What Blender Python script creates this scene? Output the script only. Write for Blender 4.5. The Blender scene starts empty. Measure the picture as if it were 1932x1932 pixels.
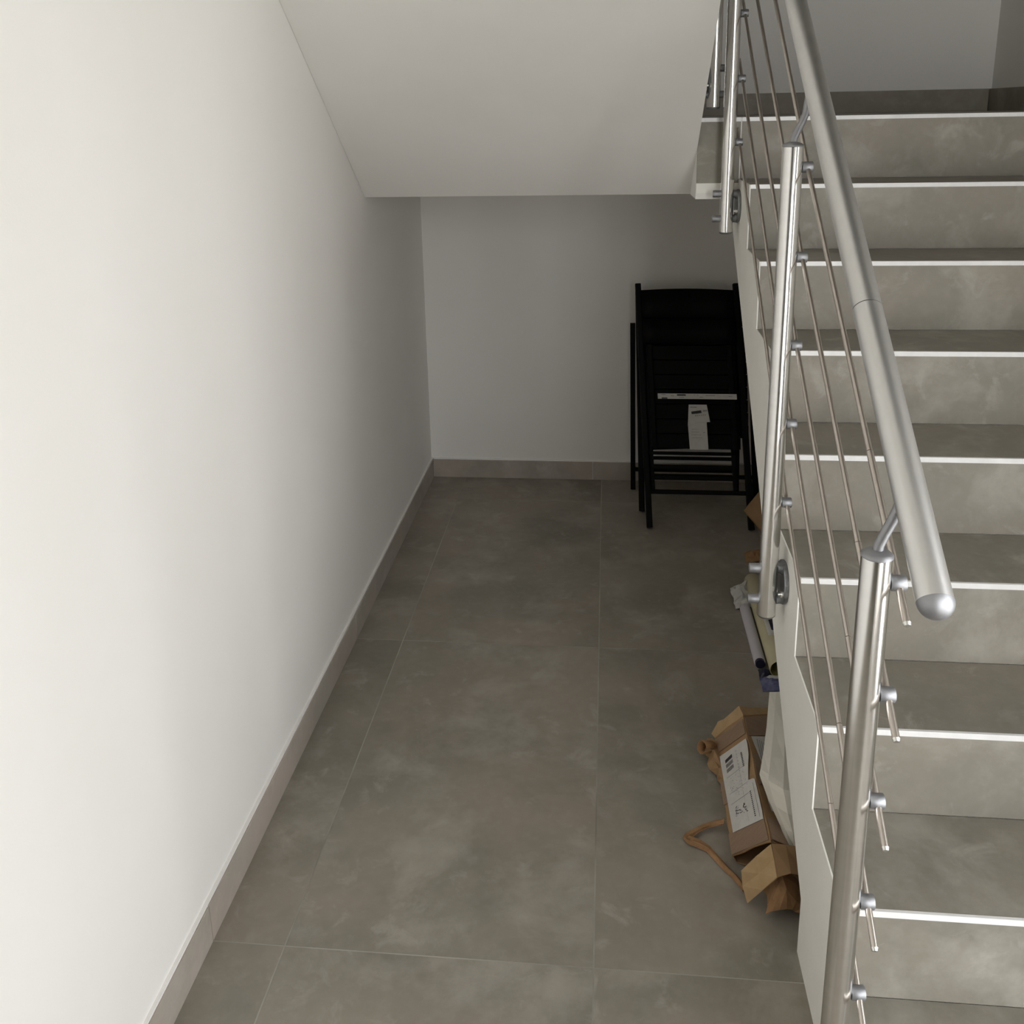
import bpy, bmesh, math, random
from mathutils import Vector, Matrix, noise

SC = bpy.context.scene
COL = SC.collection
random.seed(7)

# ------------------------------------------------------------------ camera
cam_d = bpy.data.cameras.new('camera')
cam_d.sensor_fit = 'HORIZONTAL'
cam_d.sensor_width = 36.0
cam_d.lens = 36.0 * 1769.53 / 1932.0
cam_d.shift_x = (966.0 - 964.66) / 1932.0
cam_d.shift_y = -(966.0 - 690.60) / 1932.0
cam_d.clip_start = 0.02
cam = bpy.data.objects.new('camera', cam_d)
COL.objects.link(cam)
cam.location = (0.83670, 0.0, 1.69761)
cam.rotation_euler = (math.radians(74.94417), math.radians(1.05721), math.radians(5.66115))
SC.camera = cam

# ------------------------------------------------------------------ view, sky, daylight
vs = SC.view_settings
vs.view_transform = 'Standard'
vs.look = 'None'
vs.gamma = 1.0
vs.use_curve_mapping = False
vs.exposure = 0.36
SC.cycles.diffuse_bounces = 8
SC.cycles.glossy_bounces = 6
SC.cycles.max_bounces = 12
SC.cycles.sample_clamp_indirect = 6.0

world = bpy.data.worlds.new('overcast_sky')
SC.world = world
world.use_nodes = True
wn, wl = world.node_tree.nodes, world.node_tree.links
wn.clear()
w_out = wn.new('ShaderNodeOutputWorld')
w_bg = wn.new('ShaderNodeBackground')
w_tc = wn.new('ShaderNodeTexCoord')
w_sx = wn.new('ShaderNodeSeparateXYZ')
w_cr = wn.new('ShaderNodeValToRGB')
w_mr = wn.new('ShaderNodeMapRange')
w_mr.inputs['From Min'].default_value = -1.0
wl.new(w_tc.outputs['Generated'], w_sx.inputs[0])
wl.new(w_sx.outputs['Z'], w_mr.inputs['Value'])
wl.new(w_mr.outputs[0], w_cr.inputs[0])
w_cr.color_ramp.elements[0].position = 0.47
w_cr.color_ramp.elements[0].color = (0.76, 0.75, 0.725, 1)
w_cr.color_ramp.elements[1].position = 0.52
w_cr.color_ramp.elements[1].color = (0.99, 1.0, 1.02, 1)
wl.new(w_cr.outputs[0], w_bg.inputs['Color'])
w_bg.inputs['Strength'].default_value = 8.0
wl.new(w_bg.outputs[0], w_out.inputs[0])

def portal(name, loc, rot, sx, sy):
    d = bpy.data.lights.new(name, 'AREA')
    d.shape = 'RECTANGLE'
    d.size, d.size_y = sx, sy
    d.cycles.is_portal = True
    o = bpy.data.objects.new(name, d)
    COL.objects.link(o)
    o.location, o.rotation_euler = loc, rot
    return o

# unseen windows near the viewer, placed to match how the daylight falls off
YB = -1.5             # inner face of the wall behind the viewer
XR = 2.415
YP, XP = -0.40, 1.25  # wall of the added front window, set close to light the risers
W1 = dict(y0=-0.30, y1=0.95, z0=0.04, z1=2.55)
W3 = dict(x0=1.45, x1=2.30, z0=0.04, z1=2.55)
portal('portal_side_window', (XR + 0.14, (W1['y0'] + W1['y1']) / 2, (W1['z0'] + W1['z1']) / 2), (0, math.radians(90), 0), W1['z1'] - W1['z0'], W1['y1'] - W1['y0'])
portal('portal_front_window', ((W3['x0'] + W3['x1']) / 2, YP - 0.14, (W3['z0'] + W3['z1']) / 2), (math.radians(90), 0, 0), W3['x1'] - W3['x0'], W3['z1'] - W3['z0'])

# ------------------------------------------------------------------ dimensions (metres)
YF = 4.217            # far wall
XA, XC = 0.8221, 0.1682
YR1, YR2 = 2.7456, 1.5456
H, G = 0.1849, 0.2385
YL, ZL = 3.0199, 1.6737
XS = 1.2434           # left side of the lower flight
XU = 1.1138           # right side of the upper flight
YE, ZS = 3.2275, 1.4272
SLOPE = 0.7542
ZHALL = 3.1           # ceiling over the hall
ZTOP = 5.4

# ------------------------------------------------------------------ materials
MATS = {}
def mat(name, col, rough=0.5, metal=0.0, var=None, scale=8.0, bump=0.0, bscale=60.0, stretch=(1, 1, 1), spec=0.5, aniso=0.0, detail=6.0):
    """principled material; var = second colour mixed in by object-space noise"""
    m = bpy.data.materials.new(name)
    m.use_nodes = True
    nt = m.node_tree
    b = nt.nodes['Principled BSDF']
    b.inputs['Base Color'].default_value = (*col, 1)
    b.inputs['Roughness'].default_value = rough
    b.inputs['Metallic'].default_value = metal
    b.inputs['Specular IOR Level'].default_value = spec
    b.inputs['Anisotropic'].default_value = aniso
    geo = nt.nodes.new('ShaderNodeNewGeometry')
    mp = nt.nodes.new('ShaderNodeMapping')
    mp.inputs['Scale'].default_value = stretch
    nt.links.new(geo.outputs['Position'], mp.inputs['Vector'])
    if var:
        n = nt.nodes.new('ShaderNodeTexNoise')
        n.inputs['Scale'].default_value = scale
        n.inputs['Detail'].default_value = detail
        n.inputs['Roughness'].default_value = 0.6
        nt.links.new(mp.outputs[0], n.inputs['Vector'])
        r = nt.nodes.new('ShaderNodeValToRGB')
        r.color_ramp.elements[0].position = 0.35
        r.color_ramp.elements[1].position = 0.65
        r.color_ramp.elements[0].color = (*col, 1)
        r.color_ramp.elements[1].color = (*var, 1)
        nt.links.new(n.outputs['Fac'], r.inputs[0])
        nt.links.new(r.outputs[0], b.inputs['Base Color'])
    if bump:
        n2 = nt.nodes.new('ShaderNodeTexNoise')
        n2.inputs['Scale'].default_value = bscale
        n2.inputs['Detail'].default_value = 3
        nt.links.new(mp.outputs[0], n2.inputs['Vector'])
        bp = nt.nodes.new('ShaderNodeBump')
        bp.inputs['Strength'].default_value = bump
        bp.inputs['Distance'].default_value = 0.002
        nt.links.new(n2.outputs['Fac'], bp.inputs['Height'])
        nt.links.new(bp.outputs[0], b.inputs['Normal'])
    MATS[name] = m
    return m

def tile_mat(name, base, light, dark, warm):
    """cement-look porcelain: broad clouds, chalky pale smears and a warm tint in places"""
    m = bpy.data.materials.new(name)
    m.use_nodes = True
    nt = m.node_tree
    L = nt.links.new
    b = nt.nodes['Principled BSDF']
    b.inputs['Roughness'].default_value = 0.5
    b.inputs['Specular IOR Level'].default_value = 0.35
    geo = nt.nodes.new('ShaderNodeNewGeometry')
    oi = nt.nodes.new('ShaderNodeObjectInfo')
    sc = nt.nodes.new('ShaderNodeVectorMath'); sc.operation = 'SCALE'
    cx = nt.nodes.new('ShaderNodeCombineXYZ')
    for k in range(3):
        L(oi.outputs['Random'], cx.inputs[k])
    L(cx.outputs[0], sc.inputs[0]); sc.inputs['Scale'].default_value = 37.0
    ad = nt.nodes.new('ShaderNodeVectorMath'); ad.operation = 'ADD'
    L(geo.outputs['Position'], ad.inputs[0]); L(sc.outputs[0], ad.inputs[1])
    def nz(scale, detail, dist, lo, hi):
        n = nt.nodes.new('ShaderNodeTexNoise')
        n.inputs['Scale'].default_value = scale
        n.inputs['Detail'].default_value = detail
        n.inputs['Roughness'].default_value = 0.62
        n.inputs['Distortion'].default_value = dist
        L(ad.outputs[0], n.inputs['Vector'])
        r = nt.nodes.new('ShaderNodeMapRange')
        r.inputs['From Min'].default_value = lo
        r.inputs['From Max'].default_value = hi
        L(n.outputs['Fac'], r.inputs['Value'])
        return r.outputs[0]
    def mix(fac, a, c2, amt=1.0):
        x = nt.nodes.new('ShaderNodeMix'); x.data_type = 'RGBA'
        if amt != 1.0:
            mm = nt.nodes.new('ShaderNodeMath'); mm.operation = 'MULTIPLY'
            L(fac, mm.inputs[0]); mm.inputs[1].default_value = amt
            fac = mm.outputs[0]
        L(fac, x.inputs['Factor'])
        if isinstance(a, tuple): x.inputs['A'].default_value = (*a, 1)
        else: L(a, x.inputs['A'])
        x.inputs['B'].default_value = (*c2, 1)
        return x.outputs['Result']
    c = mix(nz(2.2, 5, 0.3, 0.36, 0.64), base, dark)
    c = mix(nz(3.1, 4, 0.2, 0.42, 0.68), c, warm, 0.8)
    c = mix(nz(4.5, 10, 0.25, 0.51, 0.70), c, light, 0.62)
    c = mix(nz(11.0, 9, 0.5, 0.58, 0.70), c, light, 0.5)
    c = mix(nz(3.6, 8, 0.4, 0.56, 0.72), c, dark, 0.7)
    c = mix(nz(38.0, 4, 0.0, 0.45, 0.8), c, light, 0.18)
    L(c, b.inputs['Base Color'])
    MATS[name] = m
    return m

wall_white = mat('wall_paint', (0.80, 0.785, 0.75), 0.85, var=(0.815, 0.80, 0.77), scale=3.0, bump=0.12, bscale=220)
ceil_white = mat('soffit_paint', (0.80, 0.785, 0.75), 0.9, var=(0.82, 0.805, 0.775), scale=4.0, bump=0.1, bscale=200)
string_white = mat('stair_side_paint', (0.84, 0.825, 0.775), 0.85, var=(0.87, 0.855, 0.805), scale=9.0, bump=0.35, bscale=260)
floor_tile_m = tile_mat('floor_tile', (0.285, 0.260, 0.215), (0.42, 0.392, 0.345), (0.212, 0.197, 0.162), (0.320, 0.270, 0.225))
stair_tile_m = tile_mat('stair_tile', (0.262, 0.244, 0.205), (0.42, 0.398, 0.348), (0.210, 0.198, 0.163), (0.285, 0.250, 0.208))
skirt_m = tile_mat('skirting_tile', (0.40, 0.365, 0.315), (0.50, 0.465, 0.42), (0.32, 0.295, 0.25), (0.44, 0.375, 0.325))
grout_m = mat('grout', (0.50, 0.475, 0.42), 0.9, var=(0.24, 0.225, 0.19), scale=1.6)
caulk_m = mat('caulk', (0.86, 0.85, 0.82), 0.6, var=(0.82, 0.81, 0.78), scale=20)
strip_m = mat('nosing_white', (0.86, 0.86, 0.85), 0.35, var=(0.80, 0.80, 0.79), scale=30)
steel_m = mat('polished_steel', (0.78, 0.77, 0.75), 0.19, 1.0, var=(0.82, 0.81, 0.79), scale=14, stretch=(1, 1, 6))
satin_m = mat('satin_aluminium', (0.74, 0.745, 0.74), 0.38, 1.0, var=(0.79, 0.79, 0.78), scale=20)
rod_m = mat('rod_steel', (0.56, 0.51, 0.46), 0.3, 1.0, var=(0.62, 0.57, 0.52), scale=30)
zinc_m = mat('cast_zinc', (0.24, 0.25, 0.26), 0.45, 1.0, var=(0.36, 0.37, 0.38), scale=60)
capzinc_m = mat('grey_zinc', (0.34, 0.345, 0.36), 0.55, 1.0, var=(0.38, 0.385, 0.40), scale=50)
nut_m = mat('bright_zinc', (0.85, 0.85, 0.82), 0.3, 1.0, var=(0.75, 0.75, 0.72), scale=90)
black_m = mat('black_stained_wood', (0.0022, 0.0022, 0.002), 0.6, var=(0.0034, 0.0032, 0.003), scale=40, stretch=(6, 6, 1), spec=0.12)
label_m = mat('label_paper', (0.60, 0.59, 0.56), 0.7, var=(0.56, 0.55, 0.52), scale=50)
ink_m = mat('printed_ink', (0.03, 0.03, 0.032), 0.7, var=(0.05, 0.05, 0.05), scale=80)
greyink_m = mat('faint_ink', (0.27, 0.27, 0.27), 0.7, var=(0.34, 0.34, 0.34), scale=80)
card_m = mat('corrugated_card', (0.36, 0.225, 0.115), 0.85, var=(0.30, 0.185, 0.092), scale=18, bump=0.2, bscale=120)
lightcard_m = mat('inner_card', (0.45, 0.31, 0.165), 0.85, var=(0.40, 0.27, 0.14), scale=30, bump=0.15, bscale=150)
kraft_m = mat('kraft_paper', (0.36, 0.205, 0.095), 0.8, var=(0.25, 0.135, 0.06), scale=25, bump=0.4, bscale=80)
tape_m = mat('brown_tape', (0.25, 0.165, 0.11), 0.35, var=(0.30, 0.205, 0.14), scale=30, stretch=(1, 8, 1))
paper_m = mat('cream_paper', (0.74, 0.715, 0.63), 0.7, var=(0.70, 0.675, 0.60), scale=10)
tube_grey_m = mat('lilac_grey_paper', (0.55, 0.53, 0.56), 0.6, var=(0.50, 0.48, 0.51), scale=12)
tube_cream_m = mat('yellow_cream_paper', (0.58, 0.54, 0.36), 0.6, var=(0.54, 0.50, 0.33), scale=14)
tube_in_m = mat('roll_inside', (0.32, 0.30, 0.12), 0.7, var=(0.26, 0.24, 0.10), scale=20)
plastic_m = mat('white_film', (0.55, 0.55, 0.52), 0.35, var=(0.42, 0.42, 0.40), scale=30)
blue_m = mat('navy_print', (0.045, 0.05, 0.16), 0.4, var=(0.16, 0.17, 0.28), scale=45)
navy_m = mat('dark_navy', (0.012, 0.012, 0.03), 0.4, var=(0.02, 0.02, 0.05), scale=45)
dark_m = mat('added_door_paint', (0.045, 0.045, 0.045), 0.5, var=(0.055, 0.055, 0.055), scale=5)
frame_m = mat('window_frame_paint', (0.30, 0.30, 0.30), 0.4, var=(0.32, 0.32, 0.32), scale=5)

glass_m = bpy.data.materials.new('window_glass')
glass_m.use_nodes = True
gt = glass_m.node_tree
gt.nodes.remove(gt.nodes['Principled BSDF'])
g_tr = gt.nodes.new('ShaderNodeBsdfTransparent')
g_gl = gt.nodes.new('ShaderNodeBsdfGlossy'); g_gl.inputs['Roughness'].default_value = 0.02
g_fr = gt.nodes.new('ShaderNodeFresnel'); g_fr.inputs['IOR'].default_value = 1.45
g_mx = gt.nodes.new('ShaderNodeMixShader')
gt.links.new(g_fr.outputs[0], g_mx.inputs[0])
gt.links.new(g_tr.outputs[0], g_mx.inputs[1])
gt.links.new(g_gl.outputs[0], g_mx.inputs[2])
gt.links.new(g_mx.outputs[0], gt.nodes['Material Output'].inputs[0])

# ------------------------------------------------------------------ mesh helpers
class MB:
    """collects world-space geometry, then links it as ONE mesh object"""
    def __init__(self):
        self.v, self.f, self.s = [], [], []
    def add(self, vs, fs, smooth=False):
        o = len(self.v)
        self.v += [Vector(p) for p in vs]
        for f in fs:
            self.f.append([i + o for i in f]); self.s.append(smooth)
        return self
    def box(self, lo, hi):
        x0, y0, z0 = lo; x1, y1, z1 = hi
        return self.add([(x0,y0,z0),(x1,y0,z0),(x1,y1,z0),(x0,y1,z0),(x0,y0,z1),(x1,y0,z1),(x1,y1,z1),(x0,y1,z1)],
                        [(0,3,2,1),(4,5,6,7),(0,1,5,4),(1,2,6,5),(2,3,7,6),(3,0,4,7)])
    def prism_x(self, poly, x0, x1):
        """poly of (y, z) extruded along x"""
        n = len(poly)
        vs = [(x0, y, z) for y, z in poly] + [(x1, y, z) for y, z in poly]
        fs = [tuple(range(n)), tuple(range(2*n-1, n-1, -1))]
        fs += [(i, i+n, (i+1) % n + n, (i+1) % n) for i in range(n)]
        return self.add(vs, fs)
    def loft(self, rings, caps=True, smooth=True, closed=True):
        n = len(rings[0])
        vs = [p for r in rings for p in r]
        fs = []
        for a in range(len(rings)-1):
            for i in range(n if closed else n-1):
                j = (i+1) % n
                fs.append((a*n+i, a*n+j, (a+1)*n+j, (a+1)*n+i))
        self.add(vs, fs, smooth)
        if caps:
            self.add(rings[0], [tuple(range(n-1, -1, -1))])
            self.add(rings[-1], [tuple(range(n))])
        return self
    def tube(self, pts, r, seg=16, caps=True, ry=None):
        """round bar along a polyline; r is a number or one radius per point"""
        pts = [Vector(p) for p in pts]
        rs = [r]*len(pts) if not isinstance(r, (list, tuple)) else r
        rings = []
        up = None
        for i, p in enumerate(pts):
            d = (pts[min(i+1, len(pts)-1)] - pts[max(i-1, 0)]).normalized()
            if up is None:
                up = Vector((0, 0, 1)) if abs(d.z) < 0.9 else Vector((0, 1, 0))
            a = d.cross(up).normalized(); up = a.cross(d).normalized()
            rings.append([p + (a*math.cos(t) + up*math.sin(t))*rs[i] for t in [2*math.pi*k/seg for k in range(seg)]])
        return self.loft(rings, caps)
    def bar(self, p0, p1, wdt, thk, side=(1, 0, 0)):
        """rectangular bar from p0 to p1; wdt along side, thk across it, with slightly eased edges"""
        p0, p1 = Vector(p0), Vector(p1)
        d = (p1-p0).normalized(); s = Vector(side); s = (s - d*s.dot(d)).normalized(); t = d.cross(s)
        e = min(wdt, thk)*0.18
        o = [(-wdt/2+e, -thk/2), (wdt/2-e, -thk/2), (wdt/2, -thk/2+e), (wdt/2, thk/2-e), (wdt/2-e, thk/2), (-wdt/2+e, thk/2), (-wdt/2, thk/2-e), (-wdt/2, -thk/2+e)]
        return self.loft([[p + s*a + t*b for a, b in o] for p in (p0, p1)], True, False)
    def sheet(self, grid, thick=0.001, smooth=True):
        """thin sheet over a grid of points (rows of equal length), given real thickness"""
        R, Cn = len(grid), len(grid[0])
        P = [[Vector(p) for p in row] for row in grid]
        N = [[None]*Cn for _ in range(R)]
        for i in range(R):
            for j in range(Cn):
                a = P[min(i+1, R-1)][j] - P[max(i-1, 0)][j]
                b = P[i][min(j+1, Cn-1)] - P[i][max(j-1, 0)]
                N[i][j] = a.cross(b).normalized()
        top = [P[i][j] + N[i][j]*thick/2 for i in range(R) for j in range(Cn)]
        bot = [P[i][j] - N[i][j]*thick/2 for i in range(R) for j in range(Cn)]
        ix = lambda i, j: i*Cn + j
        m = R*Cn
        fs = []
        for i in range(R-1):
            for j in range(Cn-1):
                fs.append((ix(i,j), ix(i+1,j), ix(i+1,j+1), ix(i,j+1)))
                fs.append((m+ix(i,j), m+ix(i,j+1), m+ix(i+1,j+1), m+ix(i+1,j)))
        rim = [ix(0,j) for j in range(Cn)] + [ix(i,Cn-1) for i in range(1,R)] + [ix(R-1,j) for j in range(Cn-2,-1,-1)] + [ix(i,0) for i in range(R-2,0,-1)]
        for k in range(len(rim)):
            a, b = rim[k], rim[(k+1) % len(rim)]
            fs.append((a, b, m+b, m+a))
        return self.add(top+bot, fs, smooth)
    def build(self, name, m, parent=None, bevel=0.0, origin=None):
        me = bpy.data.meshes.new(name)
        o = bpy.data.objects.new(name, me)
        COL.objects.link(o)
        if origin is None:
            xs = [p.x for p in self.v]; ys = [p.y for p in self.v]; zs = [p.z for p in self.v]
            origin = Vector(((min(xs)+max(xs))/2, (min(ys)+max(ys))/2, min(zs)))
        origin = Vector(origin)
        me.from_pydata([p - origin for p in self.v], [], self.f)
        me.polygons.foreach_set('use_smooth', self.s)
        bm = bmesh.new(); bm.from_mesh(me)
        bmesh.ops.remove_doubles(bm, verts=bm.verts, dist=1e-5) if not any(self.s) else None
        bmesh.ops.recalc_face_normals(bm, faces=bm.faces)
        if bevel:
            bmesh.ops.bevel(bm, geom=bm.edges[:], offset=bevel, segments=2, affect='EDGES', profile=0.6)
        bm.to_mesh(me); bm.free()
        me.materials.append(m)
        o['_w'] = tuple(origin)
        if parent is not None:
            o.parent = parent
            o.location = origin - Vector(parent['_w'])
        else:
            o.location = origin
        return o

def tag(o, label=None, cat=None, group=None, kind=None):
    if label: o['label'] = label
    if cat: o['category'] = cat
    if group: o['group'] = group
    if kind: o['kind'] = kind
    return o

def thing(name, loc, label, cat, group=None):
    o = bpy.data.objects.new(name, None)
    COL.objects.link(o)
    o.empty_display_size = 0.1
    o.location = loc
    o['_w'] = tuple(loc)
    return tag(o, label, cat, group)

def arc(c, r, a0, a1, n, axis='x'):
    return [(c[0] + r*math.cos(a0+(a1-a0)*i/n), c[1] + r*math.sin(a0+(a1-a0)*i/n)) for i in range(n+1)]

# ------------------------------------------------------------------ room shell
T = 0.2
def struct(mb, name, m, label, cat, **k):
    return tag(mb.build(name, m, **k), label, cat, kind='structure')

floor = struct(MB().box((-T, YB-T, -0.15), (XR+T, YF+T, -0.0006)), 'floor', grout_m, 'grey cement-look tiled floor of the stair hall', 'floor')
xs_lines = [-T, XC, XA, XA+(XA-XC), XA+2*(XA-XC), XR+T]
ys_lines = [YR1 + 1.2*k for k in range(-5, 3)]
ys_lines = [YB-T] + [y for y in ys_lines if YB < y < YF] + [YF+T]
GAP = 0.0016
for i in range(len(xs_lines)-1):
    for j in range(len(ys_lines)-1):
        MB().box((xs_lines[i]+GAP, ys_lines[j]+GAP, -0.012), (xs_lines[i+1]-GAP, ys_lines[j+1]-GAP, 0.0)).build('tile', floor_tile_m, floor)

struct(MB().box((-T, YB-T, 0), (0, YF+T, ZTOP)), 'wall_left', wall_white, 'tall white painted wall along the left side', 'wall')
struct(MB().box((0, YF, 0), (XR, YF+T, ZTOP)), 'wall_back', wall_white, 'white painted wall behind the landing and chairs', 'wall')

# right wall with the two window openings
wr = MB()
for (y0, y1, z0, z1) in [(YP-T, W1['y0'], 0, ZTOP), (W1['y0'], W1['y1'], 0, W1['z0']), (W1['y0'], W1['y1'], W1['z1'], ZTOP), (W1['y1'], YF+T, 0, ZTOP)]:
    wr.box((XR, y0, z0), (XR+T, y1, z1))
struct(wr, 'wall_right', wall_white, 'white painted wall along the right of the stairs', 'wall')
wf = MB()
wf.box((0, YB-T, 0), (XP, YB, ZTOP)).box((XP-0.02, YB-T, 0), (XP, YP, ZTOP))
for (x0, x1, z0, z1) in [(XP, W3['x0'], 0, ZTOP), (W3['x0'], W3['x1'], 0, W3['z0']), (W3['x0'], W3['x1'], W3['z1'], ZTOP), (W3['x1'], XR+T, 0, ZTOP)]:
    wf.box((x0, YP-T, z0), (x1, YP, z1))
struct(wf, 'wall_front', wall_white, 'white wall behind the viewer with the added dark door', 'wall')
struct(MB().box((0, YB, ZHALL), (XR, 0.95, ZHALL+0.25)), 'ceiling', ceil_white, 'white ceiling over the hall before the stairs', 'ceiling')
struct(MB().box((-T, YB-T, ZTOP), (XR+T, YF+T, ZTOP+0.2)), 'ceiling', ceil_white, 'white ceiling at the top of the stairwell', 'ceiling')

def window(n, w, label, bars):
    """framed glazing in an opening; w has x0/x1 (front wall) or y0/y1 (right wall)"""
    front = 'x0' in w
    a0, a1 = (w['x0'], w['x1']) if front else (w['y0'], w['y1'])
    z0, z1 = w['z0'], w['z1']
    def bx(mb, p0, p1, q0, q1, d0, d1):
        if front: mb.box((p0, YP-d1, q0), (p1, YP-d0, q1))
        else: mb.box((XR+d0, p0, q0), (XR+d1, p1, q1))
        return mb
    e = 0.06
    fr = MB()
    bx(fr, a0, a0+e, z0, z1, 0.06, 0.12); bx(fr, a1-e, a1, z0, z1, 0.06, 0.12)
    bx(fr, a0+e, a1-e, z0, z0+e, 0.06, 0.12); bx(fr, a0+e, a1-e, z1-e, z1, 0.06, 0.12)
    for k in range(1, bars):
        c = a0 + (a1-a0)*k/bars
        bx(fr, c-0.03, c+0.03, z0+e, z1-e, 0.06, 0.12)
    f = struct(fr, 'window_%d' % n, frame_m, label, 'window')
    for k in range(bars):
        p = a0 + (a1-a0)*k/bars; q = a0 + (a1-a0)*(k+1)/bars
        bx(MB(), p+0.03, q-0.03, z0+e, z1-e, 0.088, 0.092).build('pane', glass_m, f)
window(1, W1, 'tall unseen grey framed window right of the viewer, placed for its daylight', 2)
window(2, W3, 'unseen grey framed window facing the stairs, added to light the risers', 2)

d = struct(MB().box((0.20, YB, 0), (1.10, YB+0.05, 2.3)), 'added_door', dark_m, 'dark door added behind the viewer for the dark band in the posts', 'door')  # unseen, added so the steel posts reflect a dark band
for x in (1.02,):
    MB().tube([(x, YB+0.05, 1.0), (x, YB+0.11, 1.0), (x, YB+0.11, 1.3), (x, YB+0.05, 1.3)], 0.012).build('handle', satin_m, d)

# ------------------------------------------------------------------ skirtings
BT, HB = 0.0115, 0.0905
bl = struct(MB().box((0, YB, 0), (0.0075, YF, HB+0.0045)), 'baseboard_left', caulk_m, 'grey-brown tile skirting along the left wall', 'skirting')
ys = [YB] + [y for y in ys_lines[1:-1]] + [YF]
for j in range(len(ys)-1):
    MB().box((0.0076, ys[j]+0.0015, 0), (BT, ys[j+1]-0.0015, HB)).build('skirting_tile', skirt_m, bl, bevel=0.0012)
bb = struct(MB().box((BT, YF-0.0075, 0), (XR, YF, HB+0.0045)), 'baseboard_back', caulk_m, 'grey-brown tile skirting at the back wall under the landing', 'skirting')
xsk = [BT+0.001] + [0.78, 1.98] + [XR]
for j in range(len(xsk)-1):
    MB().box((xsk[j]+0.001, YF-BT, 0), (xsk[j+1]-0.001, YF-0.0076, HB)).build('skirting_tile', skirt_m, bb, bevel=0.0012)
bld = struct(MB().box((0, YF-0.003, ZL), (XR, YF, ZL+0.088)), 'baseboard_landing', grout_m, 'dark tile skirting along the landing wall', 'skirting')
for a, b in ((0.0, 1.195), (1.195, XR-BT)):
    MB().box((a+0.001, YF-BT, ZL), (b-0.001, YF-0.0005, ZL+0.087)).build('skirting_tile', floor_tile_m, bld, bevel=0.0012)
br = struct(MB().box((XR-0.003, YL, ZL), (XR, YF, ZL+0.088)), 'baseboard_right', grout_m, 'dark tile skirting on the right landing wall', 'skirting')
MB().box((XR-BT, YL+0.2, ZL), (XR-0.0005, YF-BT, ZL+0.087)).build('skirting_tile', floor_tile_m, br, bevel=0.0012)

# ------------------------------------------------------------------ lower flight
N = 9
yk = lambda k: YL - G*k
zk = lambda k: ZL - H*k
def zigzag(dz, dy):
    """stepped outline from the floor at the bottom riser up to the landing, lowered by dz and set back by dy"""
    p = []
    for k in range(N-1, -1, -1):
        p.append((yk(k)+dy, (zk(k+1) if k < N-1 else 0.0) - (dz if k < N-1 else 0)))
        p.append((yk(k)+dy, zk(k)-dz))
    return p
soffit = [(3.24, 1.4272), (2.36, 0.7265), (1.62, 0.132), (1.62, 0.0)]
stairs = thing('staircase', ((XS+XR)/2, YL-1.0, 0), 'lower stair flight of grey cement-look tile with white nosing strips', 'staircase')
MB().prism_x(zigzag(0, 0) + [(3.24, ZL)] + soffit, XS, XS+0.003).build('stringer_face', string_white, stairs)['label'] = 'white painted side of the flight'
MB().prism_x(zigzag(0.010, 0.010) + [(3.24, ZL-0.010)] + soffit, XS+0.003, XR-0.001).build('slab', string_white, stairs)
TX0, TX1 = XS+0.003, XR-0.001
for k in range(N):
    zb = zk(k+1) if k < N-1 else 0.0
    MB().box((TX0, yk(k), zb+0.001), (TX1, yk(k)+0.0098, zk(k)-0.0118)).build('riser', stair_tile_m, stairs)
    if k > 0:
        MB().box((TX0, yk(k)+0.0045, zk(k)-0.0098), (TX1, yk(k-1)-0.0005, zk(k))).build('tread', stair_tile_m, stairs)
    MB().box((TX0, yk(k)-0.0025, zk(k)-0.0115), (TX1, yk(k)+0.004, zk(k)+0.0006)).build('nosing_strip', strip_m, stairs, bevel=0.0006)

# ------------------------------------------------------------------ half landing
land = thing('landing', (1.2, 3.7, ZS), 'half landing between the two flights with tiled floor', 'landing')
ls = MB()
ls.box((0.001, YE, ZS), (XU, YF-0.001, ZL-0.010))
ls.box((XU, YL+0.010, ZS), (XS, YF-0.001, ZL-0.010))
ls.box((XS, 3.2405, ZS), (XR-0.001, YF-0.001, ZL-0.010))
ls.build('slab', ceil_white, land)
MB().box((XU+0.001, YL, 1.477), (XS-0.0005, YL+0.0098, ZL-0.0118)).build('fascia_tile', stair_tile_m, land)
MB().box((XU+0.001, YL+0.002, 1.446), (XS-0.0005, YL+0.0098, 1.4768)).build('fascia_band', string_white, land)['label'] = 'white painted band under the landing edge'
MB().box((XU+0.001, YL-0.0025, ZL-0.0115), (XS-0.0005, YL+0.004, ZL+0.0006)).build('nosing_strip', strip_m, land)
MB().box((XU, YL+0.0045, ZL-0.0098), (TX1, YL+0.6-0.0015, ZL)).build('tile', stair_tile_m, land)
MB().box((XU, YL+0.6+0.0015, ZL-0.0098), (TX1, YF-0.001, ZL)).build('tile', stair_tile_m, land)
MB().box((0.0, YE+0.004, ZL-0.0098), (XU-0.002, YF-0.001, ZL)).build('tile', stair_tile_m, land)

# ------------------------------------------------------------------ upper flight (its smooth soffit is what shows)
up = thing('staircase', (0.55, 2.2, ZS), 'upper stair flight seen from below, its smooth white sloping soffit', 'staircase')
HU, GU, YU, NU = H, 0.2385, 3.215, 9
pu = []
for k in range(NU):
    pu.append((YU-GU*k, ZL+HU*k)); pu.append((YU-GU*k, ZL+HU*(k+1)-0.010))
ytop = YU-GU*(NU-1)
yend = 0.955
pu += [(yend, ZL+HU*NU-0.010), (yend, ZHALL+0.0)]
ysl = YE-(ZHALL-ZS)/SLOPE
pu += [(ysl, ZHALL), (YE, ZS), (YE, ZL-0.012)]
MB().prism_x(pu, 0.001, XU).build('slab', ceil_white, up)
for k in range(NU-1):
    MB().box((0.001, YU-GU*(k+1)+0.001, ZL+HU*(k+1)-0.0098), (XU-0.002, YU-GU*k+0.004, ZL+HU*(k+1))).build('tread', stair_tile_m, up)

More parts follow.
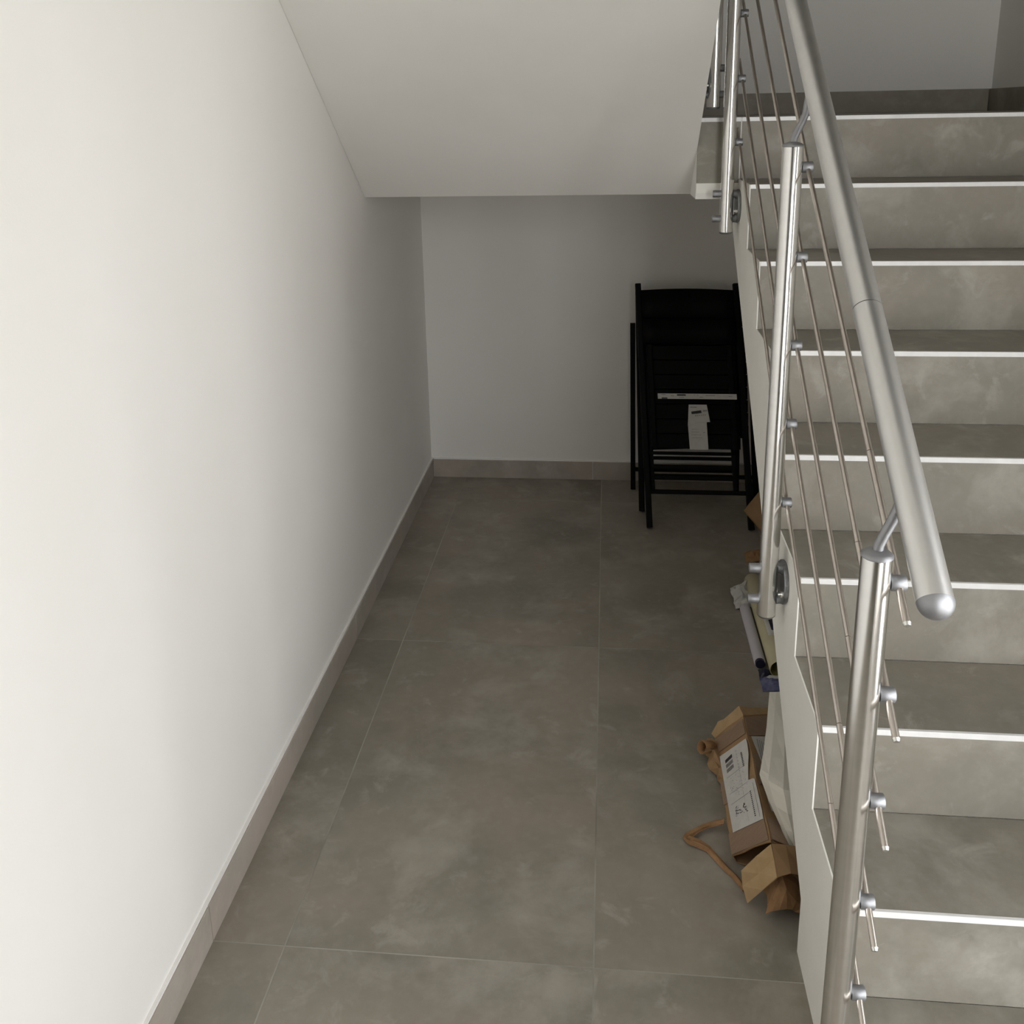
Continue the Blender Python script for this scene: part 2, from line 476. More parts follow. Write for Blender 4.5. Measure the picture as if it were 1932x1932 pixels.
# ------------------------------------------------------------------ railings
PX, PR = 1.2034, 0.0208
RX = 1.2335
POSTS = [dict(y=1.198, z0=0.03, z1=1.112, hx=RX), dict(y=1.956, z0=0.586, z1=1.624, hx=RX), dict(y=2.970, z0=1.326, z1=2.34, hx=RX)]
RODZ = [(1.073, 1.584, 2.335), (0.900, 1.404, 2.152), (0.723, 1.218, 1.969), (0.544, 1.045, 1.786), (0.371, 0.864, 1.602)]
rail = thing('stair_railing', (PX, 1.956, 0), 'stainless steel railing of the lower flight with five sloping rods', 'railing')

def cyl_x(mb, x0, x1, y, z, r, seg=20, ease=0.0):
    pts = [(x0, y, z), (x1, y, z)]
    rs = [r, r]
    if ease:
        s = 1 if x1 > x0 else -1
        pts = [(x0, y, z), (x0+s*ease, y, z), (x1-s*ease, y, z), (x1, y, z)]
        rs = [r-ease, r, r, r-ease]
    mb.tube(pts, rs, seg)
    return mb

def post(parent, px, y, z0, z1, pin, sgn, holders, disc_z, face):
    """one post; sgn=+1: rods and stair lie on its +x side"""
    p = MB().tube([(px, y, z0+0.006), (px, y, z1)], PR, 36, caps=True).build('post', steel_m, parent)
    MB().tube([(px, y, z0), (px, y, z0+0.004), (px, y, z0+0.0062)], [PR*0.82, PR*0.99, PR*1.0], 36).build('bottom_cap', zinc_m, p)
    MB().tube([(px, y, z1+0.0005), (px, y, z1+0.003), (px, y, z1+0.007), (px, y, z1+0.010)], [PR*1.03, PR*1.03, PR*0.80, PR*0.35], 36).build('top_cap', capzinc_m, p)
    MB().tube(pin, 0.0072, 14).build('rail_pin', capzinc_m, p)
    for hz in holders:
        hb = MB()
        cyl_x(hb, px+sgn*(PR-0.001), px+sgn*(PR+0.020), y, hz, 0.0112, 22, 0.0012)
        hb.build('rod_holder', capzinc_m, p)
    # bracket: round plate on the stair side, two stubs to the post, bolt caps on the outside
    br = MB()
    cyl_x(br, face, face-sgn*0.010, y+0.010, disc_z, 0.050, 40, 0.002)
    b = br.build('bracket', zinc_m, parent)
    for dz in (0.038, -0.038):
        s = MB()
        s.tube([(face-sgn*0.008, y+0.004, disc_z+dz*0.95), (face-sgn*0.016, y+0.002, disc_z+dz), (px+sgn*(PR-0.004), y, disc_z+dz)], [0.016, 0.0115, 0.0115], 20)
        s.build('stub', zinc_m, b)
        c = MB(); cyl_x(c, px-sgn*(PR-0.003), px-sgn*(PR+0.022), y, disc_z+dz, 0.0108, 20, 0.0012)
        c.build('bolt_cap', capzinc_m, b)
    s = MB(); cyl_x(s, px+sgn*(PR-0.002), face-sgn*0.010, y-0.026, disc_z-0.012, 0.0032, 10)
    s.build('screw', nut_m, b)
    s = MB(); cyl_x(s, face-sgn*0.010, face-sgn*0.016, y-0.026, disc_z-0.012, 0.0072, 6)
    s.build('nut', nut_m, b)['label'] = 'bright hexagonal nut'
    return p

SL = 0.7118
railz = lambda y: 1.125 + SL*(y-1.086)
HX = 1.238
HR = 0.0222
def pin_path(px, y, z1, sgn=1):
    zt = railz(y)
    return [(px, y, z1), (px+sgn*0.001, y, z1+0.016), (px+sgn*0.008, y+0.002, z1+0.032), (px+sgn*0.016, y+0.004, z1+0.048), (px+sgn*0.022, y+0.005, z1+0.064), (px+sgn*0.026, y+0.005, max(z1+0.078, zt-HR*1.0))]
for i, P in enumerate(POSTS):
    post(rail, PX, P['y'], P['z0'], P['z1'], pin_path(PX, P['y'], P['z1']), 1, [r[i] for r in RODZ], (0.13, 0.667, 1.410)[i], XS)
YRA, YRJ, YRB = 1.072, 1.4665, 3.05
hr = MB().tube([(HX, YRJ+0.0006, railz(YRJ+0.0006)), (HX, YRB, railz(YRB))], HR, 40).build('handrail', satin_m, rail)
MB().tube([(HX, YRA, railz(YRA)), (HX, YRJ-0.0006, railz(YRJ-0.0006))], HR, 40).build('handrail', satin_m, rail)
dv = Vector((0, -1, -SL)).normalized()
pa = Vector((HX, YRA, railz(YRA)))
MB().tube([pa] + [pa + dv*(HR*1.02*math.sin(t)) for t in [math.radians(a) for a in (2, 15, 30, 45, 60, 72, 82, 89)]],
          [HR*1.02] + [HR*1.02*math.cos(math.radians(a)) for a in (2, 15, 30, 45, 60, 72, 82, 89)], 40).build('end_cap', capzinc_m, rail)['label'] = 'domed grey end cap of the handrail'
ROD = 0.0047
for i, (a, b, c) in enumerate(RODZ):
    s1 = (b-a)/(POSTS[1]['y']-POSTS[0]['y'])
    e = (0.052, 0.055, 0.056, 0.054, 0.054)[i]
    y0 = POSTS[0]['y']-e
    ye = POSTS[2]['y']+0.08
    s2 = (c-b)/(POSTS[2]['y']-POSTS[1]['y'])
    xa = RX + 0.001
    yj = 1.391 + 0.01*i
    if i == 0: yj = 1.380
    zj = a + s1*(yj-POSTS[0]['y'])
    r = MB().tube([(xa, yj, zj), (xa, POSTS[1]['y']-0.12, b-s1*0.12), (xa, POSTS[1]['y'], b), (xa, POSTS[1]['y']+0.12, b+s2*0.12), (xa, ye, c+s2*0.08)], ROD, 14).build('rod', rod_m, rail)
    MB().tube([(xa, y0+0.004, a-s1*(e-0.004)), (xa, yj-0.001, zj-0.0007)], ROD*1.12, 14).build('rod_sleeve', rod_m, r)
    MB().tube([(xa, y0, a-s1*e), (xa, y0+0.004, a-s1*(e-0.004))], [ROD*0.95, ROD*1.25], 14).build('end_plug', nut_m, r)

# railing of the upper flight (only its lowest post shows)
rail2 = thing('stair_railing', (1.157, 3.0, ZL), 'steel railing of the upper flight, lowest post beside its soffit edge', 'railing')
UX, UY = 1.157, 3.015
zt2 = 2.72
post(rail2, UX, UY, 1.700, zt2, [(UX, UY, zt2), (UX-0.001, UY, zt2+0.02), (UX-0.015, UY, zt2+0.05), (UX-0.022, UY, zt2+0.085)], -1, [1.83+0.18*k for k in range(5)], 1.781, XU)
for k in range(5):
    z = 1.83+0.18*k
    MB().tube([(UX-0.031, UY+0.06, z-0.06*SL), (UX-0.031, 1.3, z+SL*(UY-1.3))], ROD, 12).build('rod', rod_m, rail2)
MB().tube([(UX-0.034, UY+0.12, zt2+0.10-0.12*SL), (UX-0.034, 1.2, zt2+0.10+SL*(UY-1.2))], HR, 24).build('handrail', satin_m, rail2)

# ------------------------------------------------------------------ folded chairs
def chair(FL, TL, width, label, short_foot, short_top, seat_w, front):
    """folded wooden chair leaning on the wall. FL, TL: foot and top of its left long post.
    local frame: U across, W along the post, Nn towards the viewer"""
    F, Tt = Vector(FL), Vector(TL)
    Wd = (Tt-F); Ln = Wd.length; Wd.normalize()
    U = Vector((1, 0, 0))
    Nn = U.cross(Wd).normalized()
    if Nn.y > 0: Nn = -Nn
    P = lambda u, w, n=0.0: F + U*u + Wd*w + Nn*n
    base = F + U*width/2; base.z = 0
    t = thing('folding_chair', tuple(base), label, 'chair', 'folded black chairs')
    for u in (0.0, width):
        MB().bar(P(u, 0.006), P(u, Ln), 0.025, 0.030, U).build('long_leg', black_m, t)
    # curved top slat and back slat between the posts
    def slat(w0, w1, arch, n0, name):
        g = []
        for j in range(9):
            s = j/8; u = 0.011+(width-0.022)*s
            bow = -0.020*math.sin(math.pi*s)
            hh = arch*math.sin(math.pi*s)
            g.append((P(u, w0, n0+bow), P(u, w1+hh, n0+bow)))
        MB().sheet([[a for a, b in g], [b for a, b in g]], 0.014).build(name, black_m, t)
    slat(Ln-0.155, Ln-0.030, 0.012, 0.004, 'top_slat')
    slat(Ln-0.265, Ln-0.158, 0.0, 0.010, 'back_slat')
    # seat: frame with close-set slats, folded flat between the legs, underside to the viewer
    s0, s1 = seat_w
    seat = MB().bar(P(width/2, s0+0.004, front-0.024), P(width/2, s1-0.004, front-0.024), width-0.05, 0.006, U).build('seat', black_m, t)
    for u in (0.030, width-0.030-0.022):
        MB().bar(P(u+0.006, s0, front), P(u+0.006, s1, front), 0.022, 0.018, U).build('seat_rail', black_m, seat)
    nsl = 7
    for k in range(nsl):
        w = s0 + (s1-s0)*(k+0.5)/nsl
        MB().bar(P(0.022, w, front-0.014), P(width-0.022, w, front-0.014), (s1-s0)/nsl-0.003, 0.012, Wd).build('seat_slat', black_m, seat)
    # short leg frame
    for u in (0.022, width-0.052):
        MB().bar(P(u, short_foot[0], short_foot[1]), P(u, short_top[0], short_top[1]), 0.018, 0.028, U).build('short_leg', black_m, t)
    return t, P, U, Wd, Nn

tA, PA, UA, WA, NA = chair((1.027, 3.672, 0.0), (0.975, 4.100, 0.966), 0.420,
    'front black folding chair with a white label strip and tag, leaning on the back wall', (0.150, -0.018), (0.66, -0.012), (0.338, 0.785), 0.010)
for w, n, hgt, u1 in ((0.156, 0.0, 0.019, 0.412), (0.216, -0.012, 0.019, 0.372), (0.261, -0.012, 0.021, 0.372), (0.299, -0.016, 0.015, 0.372), (0.319, 0.004, 0.014, 0.372)):
    MB().bar(PA(0.008, w, n), PA(u1, w, n), hgt, 0.014, WA).build('stretcher', black_m, tA)
tB, PB, UB, WB, NB = chair((1.000, 3.842, 0.0), (0.978, 4.142, 0.925), 0.490,
    'rear black folding chair, nearest the back wall behind the labelled one', (0.0, -0.010), (0.60, -0.010), (0.33, 0.72), -0.004)
# its short leg frame swings back to the wall
for o in [c for c in tB.children if c.name.startswith('short_leg')]:
    COL.objects.unlink(o)
for du in (0.0, 0.470):
    MB().bar((0.968+du, 4.090, 0.006), (0.957+du, 4.170, 0.775), 0.022, 0.026).build('short_leg', black_m, tB)
MB().bar((0.975, 4.098, 0.10), (1.43, 4.098, 0.10), 0.018, 0.014, (0, 0, 1)).build('stretcher', black_m, tB)
MB().bar(PB(0.01, 0.16), PB(0.48, 0.16), 0.018, 0.014, WB).build('stretcher', black_m, tB)

# the front chair's label strip and hanging tag (flat print on paper)
def quad_on(P, u0, u1, w0, w1, n, th=0.0008):
    return MB().sheet([[P(u0, w0, n), P(u1, w0, n)], [P(u0, w1, n), P(u1, w1, n)]], th, False)
nl = 0.0265
ls_ = quad_on(PA, 0.060, 0.391, 0.549, 0.572, nl).build('label_strip', label_m, tA)
ls_['label'] = 'long white printed label strip'
PL = lambda u, w, n: PA(u, w, n)
pr = MB()
for (u0, u1, w0, w1) in [(0.076, 0.100, 0.5495, 0.5545), (0.141, 0.178, 0.5625, 0.5690)]:
    pr.add([PL(u0, w0, nl+0.001), PL(u1, w0, nl+0.001), PL(u1, w1, nl+0.001), PL(u0, w1, nl+0.001)], [(0, 1, 2, 3)])
tag(pr.build('print', ink_m, ls_), kind='stuff')
pr = MB()
for (u0, u1, w) in [(0.075, 0.094, 0.566), (0.115, 0.128, 0.561), (0.150, 0.170, 0.555), (0.212, 0.217, 0.565), (0.226, 0.231, 0.564), (0.236, 0.250, 0.556), (0.262, 0.300, 0.563), (0.357, 0.372, 0.560)]:
    pr.add([PL(u0, w, nl+0.001), PL(u1, w, nl+0.001), PL(u1, w+0.003, nl+0.001), PL(u0, w+0.003, nl+0.001)], [(0, 1, 2, 3)])
tag(pr.build('print', greyink_m, ls_), kind='stuff')
tg = MB().sheet([[PA(0.183, 0.334, nl), PA(0.221, 0.334, nl), PA(0.260, 0.334, nl)], [PA(0.180, 0.44, nl+0.002), PA(0.22, 0.44, nl+0.003), PA(0.259, 0.44, nl+0.002)], [PA(0.188, 0.525, nl), PA(0.226, 0.525, nl), PA(0.262, 0.525, nl)]], 0.0008, False).build('hang_tag', label_m, tA)
tg['label'] = 'white paper instruction tag hanging from the seat'
MB().sheet([[PA(0.190, 0.449, nl+0.006), PA(0.273, 0.451, nl+0.008)], [PA(0.189, 0.525, nl+0.003), PA(0.263, 0.525, nl+0.003)]], 0.0008, False).build('folded_flap', label_m, tg)
fn = nl+0.0085
def stroke(mb, P, u0, w0, u1, w1, hh, n):
    d = Vector((u1-u0, w1-w0)); q = Vector((-d.y, d.x)).normalized()*hh/2
    mb.add([P(u0-q.x, w0-q.y, n), P(u1-q.x, w1-q.y, n), P(u1+q.x, w1+q.y, n), P(u0+q.x, w0+q.y, n)], [(0, 1, 2, 3)])
pr = MB()
stroke(pr, PA, 0.197, 0.489, 0.238, 0.495, 0.011, fn)
pr.build('print', ink_m, tg)
pr = MB()
stroke(pr, PA, 0.193, 0.513, 0.220, 0.513, 0.005, fn)
stroke(pr, PA, 0.246, 0.498, 0.263, 0.500, 0.007, fn)
for k in range(6):
    stroke(pr, PA, 0.212+0.008*k, 0.477+0.0008*k, 0.216+0.008*k, 0.4775+0.0008*k, 0.005, fn)
for k in range(4):
    stroke(pr, PA, 0.192, 0.42-0.012*k, 0.22+0.006*k, 0.42-0.012*k, 0.0016, nl+0.0045)
stroke(pr, PA, 0.242, 0.407, 0.250, 0.407, 0.003, nl+0.0045)
tag(pr.build('print', greyink_m, tg), kind='stuff')

# ------------------------------------------------------------------ things stowed under the flight
def bil(c00, c01, c10, c11):
    """bilinear patch: s from far to near, t across"""
    c00, c01, c10, c11 = map(Vector, (c00, c01, c10, c11))
    def f(s, t, n=0.0):
        p = (c00*(1-t)+c01*t)*(1-s) + (c10*(1-t)+c11*t)*s
        if n:
            a = (c01-c00)*(1-s)+(c11-c10)*s; b = (c10-c00)*(1-t)+(c11-c01)*t
            q = a.cross(b).normalized()
            if q.z < 0: q = -q
            p = p + q*n
        return p
    return f
A_, B_, C_, D_ = (1.146, 2.285, 0.020), (1.211, 2.238, 0.126), (1.139, 1.846, 0.022), (1.209, 1.778, 0.131)
E_, F_ = (1.335, 2.335, 0.070), (1.300, 1.800, 0.075)
left = bil(A_, B_, C_, D_)
right = bil(B_, E_, D_, F_)
def wob(p, a=0.004, f=14.0, seed=0.0):
    p = Vector(p)
    q = p*f + Vector((seed, seed*1.7, -seed))
    return p + Vector((noise.noise(q), noise.noise(q+Vector((9, 0, 0))), noise.noise(q+Vector((0, 9, 0)))))*a

parcel = thing('cardboard_parcel', (1.2, 2.03, 0), 'torn brown cardboard parcel with white shipping label, on the floor beside the stairs', 'parcel')
grid = []
for i in range(13):
    s = i/12
    row = []
    for t in (0, 0.3, 0.6, 0.92, 1.0):
        row.append(wob(left(s, t), 0.0035, 18))
    for t in (0.08, 0.35, 0.7, 1.0):
        row.append(wob(right(s, t), 0.003, 18))
    e = (1-s)*Vector((1.335, 2.335, 0.004)) + s*Vector((1.300, 1.800, 0.004))
    b = (1-s)*Vector((1.155, 2.30, 0.004)) + s*Vector((1.150, 1.85, 0.004))
    row += [e, b]
    row.append(row[0].copy() + Vector((0.0005, 0, -0.0005)))
    grid.append(row)
MB().sheet(grid, 0.003, False).build('body', card_m, parcel)
def patch(f, s0, s1, t0, t1, n, nm, m, par, ns=3, nt=6, th=0.0008):
    g = [[f(s0+(s1-s0)*i/ns, t0+(t1-t0)*j/nt, n) for j in range(nt+1)] for i in range(ns+1)]
    return MB().sheet(g, th, False).build(nm, m, par)
patch(left, 0.045, 0.175, 0.02, 0.99, 0.0042, 'tape', tape_m, parcel)['label'] = 'brown parcel tape'
patch(right, 0.03, 0.20, 0.01, 0.99, 0.0042, 'tape', tape_m, parcel)
patch(left, 0.845, 0.995, 0.02, 0.99, 0.0046, 'tape', tape_m, parcel)
patch(right, 0.845, 0.995, 0.01, 0.99, 0.0046, 'tape', tape_m, parcel)
patch(left, 0.43, 0.62, 0.0, 0.22, 0.0042, 'tape', tape_m, parcel, 2, 2)
patch(right, 0.36, 0.60, 0.0, 0.9, 0.0042, 'tape', tape_m, parcel, 2, 3)
# shipping label: torn right edge, so its rows differ in width
rows = [(0.225, 0.12, 0.99), (0.28, 0.12, 1.0), (0.36, 0.125, 0.97), (0.43, 0.13, 0.90), (0.50, 0.135, 0.85), (0.545, 0.14, 0.82), (0.55, 0.14, 0.94), (0.56, 0.14, 0.99), (0.68, 0.15, 1.0), (0.80, 0.16, 1.0), (0.855, 0.165, 0.99)]
LN = 0.0062
lab = MB().sheet([[left(s, t0+(t1-t0)*j/4, LN) for j in range(5)] for s, t0, t1 in rows], 0.0008, False).build('shipping_label', label_m, parcel)
lab['label'] = 'white printed shipping label, torn along one edge'
PLb = lambda t, s, n: left(s, t, n)
pi = MB(); pg = MB()
PN = LN + 0.0011
# barcode: three dark blocks of bars
for bi, (s0, s1) in enumerate(((0.290, 0.318), (0.332, 0.362), (0.374, 0.404))):
    n = 11
    for k in range(n):
        s = s0 + (s1-s0)*k/n
        wd = (0.0009, 0.0016, 0.0012)[(k*7) % 3] * (1.9 if bi == 0 else 1.0)
        stroke(pi, PLb, 0.27, s, 0.50, s-0.016, wd, PN)
for k in range(9):       # bold line of type near the ridge edge
    stroke(pi, PLb, 0.755, 0.315+0.0135*k, 0.80, 0.312+0.0135*k, 0.008, PN)
for k in range(14):      # second line of type lower down
    stroke(pi, PLb, 0.80, 0.635+0.0138*k, 0.835, 0.632+0.0138*k, 0.007, PN)
random.seed(11)
for k in range(34):      # pictograms
    t = 0.30+random.random()*0.32; s = 0.695+random.random()*0.06
    stroke(pi if k % 2 else pg, PLb, t, s, t+0.02+0.03*random.random(), s+random.uniform(-0.01, 0.01), 0.005, PN)
stroke(pi, PLb, 0.575, 0.70, 0.61, 0.698, 0.016, PN)
stroke(pi, PLb, 0.925, 0.58, 0.925, 0.835, 0.006, PN)
stroke(pg, PLb, 0.63, 0.25, 0.63, 0.83, 0.004, PN)
for k in range(7):
    stroke(pg, PLb, 0.62, 0.27+0.028*k, 0.66, 0.275+0.028*k, 0.003, PN)
for k in range(40):
    t = 0.28+random.random()*0.48; s = 0.45+random.random()*0.18
    stroke(pg, PLb, t, s, t+0.03*random.random()+0.01, s+random.uniform(-0.012, 0.012), 0.0028, PN)
for s in (0.575, 0.655, 0.44):
    stroke(pg, PLb, 0.24, s, 0.80, s-0.02, 0.003, PN)
tag(pi.build('print', ink_m, lab), kind='stuff')
tag(pg.build('print', greyink_m, lab), kind='stuff')
l2 = MB().sheet([[right(s, t0+(t1-t0)*j/3, 0.0055) for j in range(4)] for s, t0, t1 in [(0.21, 0.06, 0.7), (0.34, 0.13, 0.7), (0.45, 0.2, 0.7)]], 0.0008, False).build('shipping_label', label_m, parcel)
pg = MB()
for k in range(7):
    stroke(pg, lambda t, s, n: right(s, t, n), 0.18+0.05*k, 0.235+0.01*k, 0.19+0.05*k, 0.40, 0.02, 0.0066)
tag(pg.build('print', greyink_m, l2), kind='stuff')
MB().sheet([[right(s, t0+(t1-t0)*j/2, 0.0055) for j in range(3)] for s, t0, t1 in [(0.60, 0.12, 0.5), (0.72, 0.13, 0.5), (0.79, 0.17, 0.5)]], 0.0008, False).build('shipping_label', label_m, parcel)
# far flap folded up, torn corner curled like a small roll
fr_ = [wob(left(0.01, t), 0.003, 18) for t in (0.0, 0.25, 0.5, 0.75, 1.0)] + [wob(right(0.01, t), 0.003, 18) for t in (0.5, 1.0)]
sc_ = [0.5, 0.95, 0.8, 1.1, 0.9, 0.75, 0.7]
MB().sheet([[p + Vector((0, 0, 0.001)) for p in fr_], [wob(p + Vector((-0.006, 0.036*k, 0.006*k)), 0.006, 35) for p, k in zip(fr_, sc_)]], 0.003, False).build('flap', lightcard_m, parcel)
ear = MB()
g = []
for i in range(9):
    a = i/8*math.radians(330)
    rr = 0.017 + 0.003*i/8
    c = Vector((1.112, 2.215, 0.036)); ax = Vector((0.75, 0.45, -0.35)).normalized(); u = ax.cross(Vector((0, 0, 1))).normalized(); v = ax.cross(u)
    g.append([wob(c + (u*math.cos(a) + v*math.sin(a))*rr - ax*0.012, 0.003, 30), wob(c + (u*math.cos(a)+v*math.sin(a))*rr*0.9 + ax*0.026, 0.003, 30)])
ear.sheet(g, 0.002, True).build('torn_corner', kraft_m, parcel)
g = []
for i in range(9):
    s = i/8
    p = Vector((1.112, 2.250, 0.020))*(1-s) + Vector((1.146, 2.075, 0.018))*s
    k = 1 - 0.5*s
    g.append([wob(p + Vector((-0.004*k, 0, -0.012)), 0.012, 45), wob(p + Vector((0.008*k, 0.004, 0.012)), 0.014, 45, 3), wob(p + Vector((0.020*k, 0.008, 0.016)), 0.012, 45, 5), wob(left(0.08+0.38*s, 0.10), 0.004, 40, 5)])
for r in g:
    for p in r: p.z = max(p.z, 0.002)
MB().sheet(g, 0.002, False).build('torn_edge', card_m, parcel)
# near end: bottom flap hinged open, showing the paler inside of the card
MB().sheet([[Vector((1.143, 1.745, 0.078)), Vector((1.175, 1.757, 0.108)), Vector((1.208, 1.768, 0.132))],
            [Vector((1.146, 1.738, 0.045)), Vector((1.180, 1.738, 0.080)), Vector((1.211, 1.738, 0.120))],
            [Vector((1.157, 1.727, 0.010)), Vector((1.186, 1.716, 0.058)), Vector((1.212, 1.704, 0.104))]], 0.003, False).build('flap', lightcard_m, parcel)['label'] = 'open end flap showing pale inside'
MB().sheet([[Vector((1.209, 1.769, 0.132)), wob((1.24, 1.775, 0.126)), Vector((1.272, 1.782, 0.117))],
            [Vector((1.213, 1.704, 0.105)), wob((1.24, 1.715, 0.106)), Vector((1.272, 1.728, 0.092))]], 0.003, False).build('flap', card_m, parcel)
g = []
for i in range(8):
    row = []
    for j in range(6):
        u, v = i/7, j/5
        x = 1.196 + 0.085*u
        y = 1.688 + 0.095*v + 0.012*u  # paper enlarged to fill the dark shaded inside under the flap
        z = 0.006 + 0.074*math.sin(math.pi*min(1, 0.15+u*0.8))*math.sin(math.pi*(0.1+0.85*v))
        row.append(wob((x, y, z), 0.014, 32, 2))
    g.append(row)
for row in g:
    for p in row:
        p.z = max(p.z, 0.002)
MB().sheet(g, 0.0015, False).build('packing_paper', kraft_m, parcel)['label'] = 'crumpled brown packing paper spilling out, enlarged over the shaded box inside'

# twisted strip of brown paper looping out on the floor
sp = [(1.133, 1.955, 0.028), (1.125, 1.956, 0.023), (1.115, 1.957, 0.019), (1.086, 1.950, 0.013), (1.062, 1.934, 0.012), (1.046, 1.920, 0.012), (1.041, 1.912, 0.012), (1.047, 1.905, 0.012),
      (1.069, 1.897, 0.011), (1.090, 1.881, 0.010), (1.108, 1.851, 0.010), (1.127, 1.821, 0.009), (1.141, 1.804, 0.008), (1.150, 1.788, 0.007), (1.158, 1.770, 0.006)]
g = []
for i, p in enumerate(sp):
    a = Vector(sp[max(i-1, 0)]); b = Vector(sp[min(i+1, len(sp)-1)])
    d = (b-a).normalized(); sd = d.cross(Vector((0, 0, 1))).normalized()
    wd = 0.016 if i < 5 else 0.021 if i < 9 else 0.014
    g.append([Vector(p) + sd*wd*(j/6-0.5) + Vector((0, 0, 0.0035*math.sin(j*2.3+i*0.4) + (0.005 if j in (2, 4) else 0) - 0.003)) for j in range(7)])
tag(MB().sheet(g, 0.0018, False).build('paper_strip', kraft_m), 'twisted strip of brown kraft paper looping on the floor beside the parcel', 'paper')

# cream sheet of heavy paper, creased, slumped over the parcel against the stair side
g = [[(1.292, 2.312, 0.150), (1.306, 2.291, 0.165), (1.327, 2.290, 0.168), (1.362, 2.307, 0.150)],
     [(1.275, 2.230, 0.160), (1.286, 2.200, 0.180), (1.307, 2.185, 0.188), (1.345, 2.200, 0.170)],
     [(1.255, 2.133, 0.170), (1.264, 2.089, 0.195), (1.288, 2.070, 0.208), (1.329, 2.090, 0.190)],
     [(1.225, 2.001, 0.190), (1.235, 1.960, 0.212), (1.261, 1.936, 0.222), (1.305, 1.956, 0.205)],
     [(1.206, 1.925, 0.202), (1.218, 1.886, 0.219), (1.243, 1.845, 0.229), (1.284, 1.845, 0.222)],
     [(1.201, 1.907, 0.203), (1.214, 1.866, 0.219), (1.239, 1.826, 0.229), (1.280, 1.824, 0.223)],
     [(1.203, 1.899, 0.197), (1.216, 1.857, 0.211), (1.241, 1.817, 0.220), (1.281, 1.815, 0.215)],
     [(1.217, 1.870, 0.165), (1.227, 1.831, 0.180), (1.247, 1.801, 0.187), (1.283, 1.799, 0.182)],
     [(1.240, 1.835, 0.125), (1.246, 1.808, 0.138), (1.259, 1.797, 0.143), (1.286, 1.797, 0.140)],
     [(1.256, 1.807, 0.085), (1.257, 1.788, 0.094), (1.267, 1.796, 0.100), (1.290, 1.799, 0.105)]]
tag(MB().sheet(g, 0.0012, False).build('paper_sheet', paper_m), 'creased cream paper sheet slumped over the parcel against the stair side', 'paper')

# two paper rolls lying one beside the other
yr = thing('paper_roll', (1.377, 2.86, 0), 'yellow-cream paper roll with open hollow end, lying under the stairs', 'roll')
ri, ro = 0.0265, 0.030
ring = lambda y, r: [Vector((1.3775 + r*math.cos(2*math.pi*k/32), y, 0.0305 + r*math.sin(2*math.pi*k/32))) for k in range(32)]
MB().loft([ring(2.612, ri+0.001), ring(2.610, ro-0.001), ring(2.611, ro), ring(3.18, ro), ring(3.182, ri)], False).build('outer_sheet', tube_cream_m, yr)
MB().loft([ring(2.6135, ri+0.0009), ring(2.616, ri-0.0008), ring(3.18, ri-0.0008)], False).build('inner_sheet', tube_in_m, yr)
cl = [Vector((1.3775+0.0308*math.cos(a), 0, 0.0305+0.0308*math.sin(a))) for a in [math.radians(v) for v in (40, 55, 70, 85, 100, 112)]]
st = MB().sheet([[c + Vector((0, y, 0)) for c in cl] for y in (2.76, 2.84, 2.92, 2.98)], 0.0006).build('sticker', label_m, yr)
st['label'] = 'white sticker with a dark violet picture'
cl = [Vector((1.3775+0.0316*math.cos(a), 0, 0.0305+0.0316*math.sin(a))) for a in [math.radians(v) for v in (40, 55, 70, 86)]]
MB().sheet([[wob(c + Vector((0, y, 0)), 0.001, 60) for c in cl] for y in (2.79, 2.84, 2.89, 2.95)], 0.0006).build('print', navy_m, st)
gr = thing('paper_roll', (1.323, 2.86, 0), 'slim lilac-grey paper roll lying left of the yellow-cream one', 'roll')
MB().tube([(1.3265, 2.667, 0.0182), (1.3265, 2.668, 0.0182), (1.3265, 3.0, 0.0182)], [0.0155, 0.0178, 0.0178], 26).build('roll', tube_grey_m, gr)
MB().tube([(1.3265, 2.655, 0.0182), (1.3265, 2.6675, 0.0182)], [0.0150, 0.0152], 26).build('end_plug', navy_m, gr)['label'] = 'dark end'

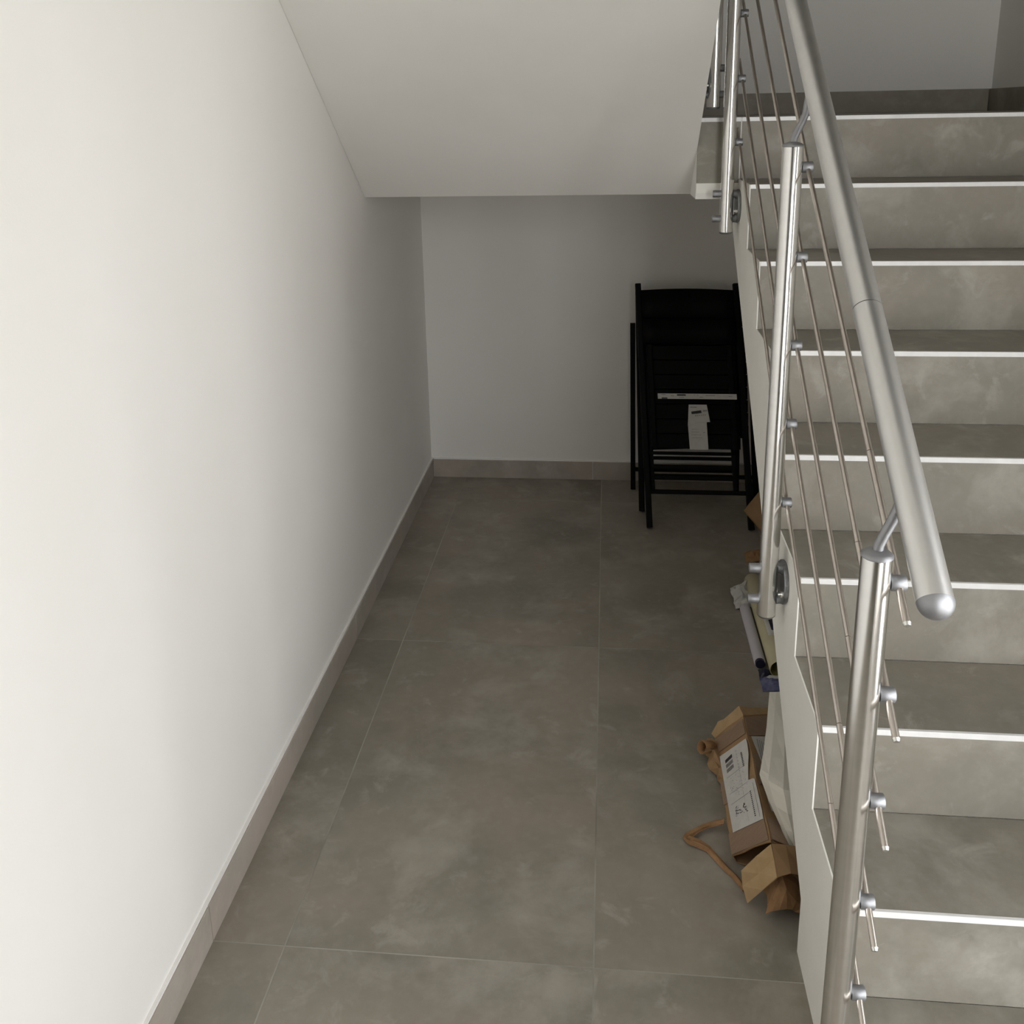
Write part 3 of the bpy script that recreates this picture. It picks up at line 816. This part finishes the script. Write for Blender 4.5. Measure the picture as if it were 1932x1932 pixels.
# navy and white printed bag in front of the rolls
bag = thing('plastic_bag', (1.37, 2.57, 0), 'crumpled navy and white printed plastic bag below the paper rolls', 'bag')
def blob(x0, x1, y0, y1, hgt, amp, nx, ny, seed, f=28):
    g = []
    for i in range(ny+1):
        row = []
        for j in range(nx+1):
            u, v = j/nx, i/ny
            z = hgt*(math.sin(math.pi*(0.02+0.96*u))*math.sin(math.pi*(0.02+0.96*v)))**0.5
            p = wob((x0+(x1-x0)*u, y0+(y1-y0)*v, z), amp*min(1, z/hgt*1.5), f, seed)
            p.z = max(p.z, 0.0015)
            row.append(p)
        g.append(row)
    return g
MB().sheet(blob(1.316, 1.44, 2.535, 2.606, 0.024, 0.010, 9, 6, 4), 0.001, False).build('bag_body', blue_m, bag)
MB().sheet([[wob(p + Vector((0, 0, 0.004)), 0.003, 50) for p in r] for r in blob(1.33, 1.43, 2.57, 2.60, 0.026, 0.008, 8, 3, 4)], 0.001, False).build('white_band', plastic_m, bag)
MB().sheet(blob(1.318, 1.355, 2.604, 2.650, 0.020, 0.010, 5, 4, 8), 0.001, False).build('bag_handle', navy_m, bag)['label'] = 'dark navy gathered end'

# crumpled clear-white film behind the rolls, and a scrap of brown paper further in
g = blob(1.298, 1.40, 3.02, 3.17, 0.045, 0.03, 9, 9, 6, 30)
tag(MB().sheet(g, 0.0008, False).build('packing_film', plastic_m), 'crumpled whitish packing film heaped behind the paper rolls', 'film')
g = blob(1.385, 1.47, 3.38, 3.46, 0.035, 0.02, 7, 6, 9, 35)
tag(MB().sheet(g, 0.001, False).build('paper_scrap', kraft_m), 'small scrap of crumpled brown paper under the stairs, behind the film', 'paper')
# flat carton propped at a slant
A0 = Vector((1.397, 3.582, 0.132)); D0 = Vector((1.515, 3.515, 0.006)); B0 = Vector((1.53, 3.68, 0.262))
n0 = (D0-A0).cross(B0-A0).normalized()
if n0.z < 0: n0 = -n0
rr = bil(A0, B0, D0, D0+(B0-A0))
tag(MB().sheet([[rr(i/3, j/3) for j in range(4)] for i in range(4)], 0.012, False).build('carton', card_m), 'flat brown carton propped at a slant beside the folded chairs', 'carton')
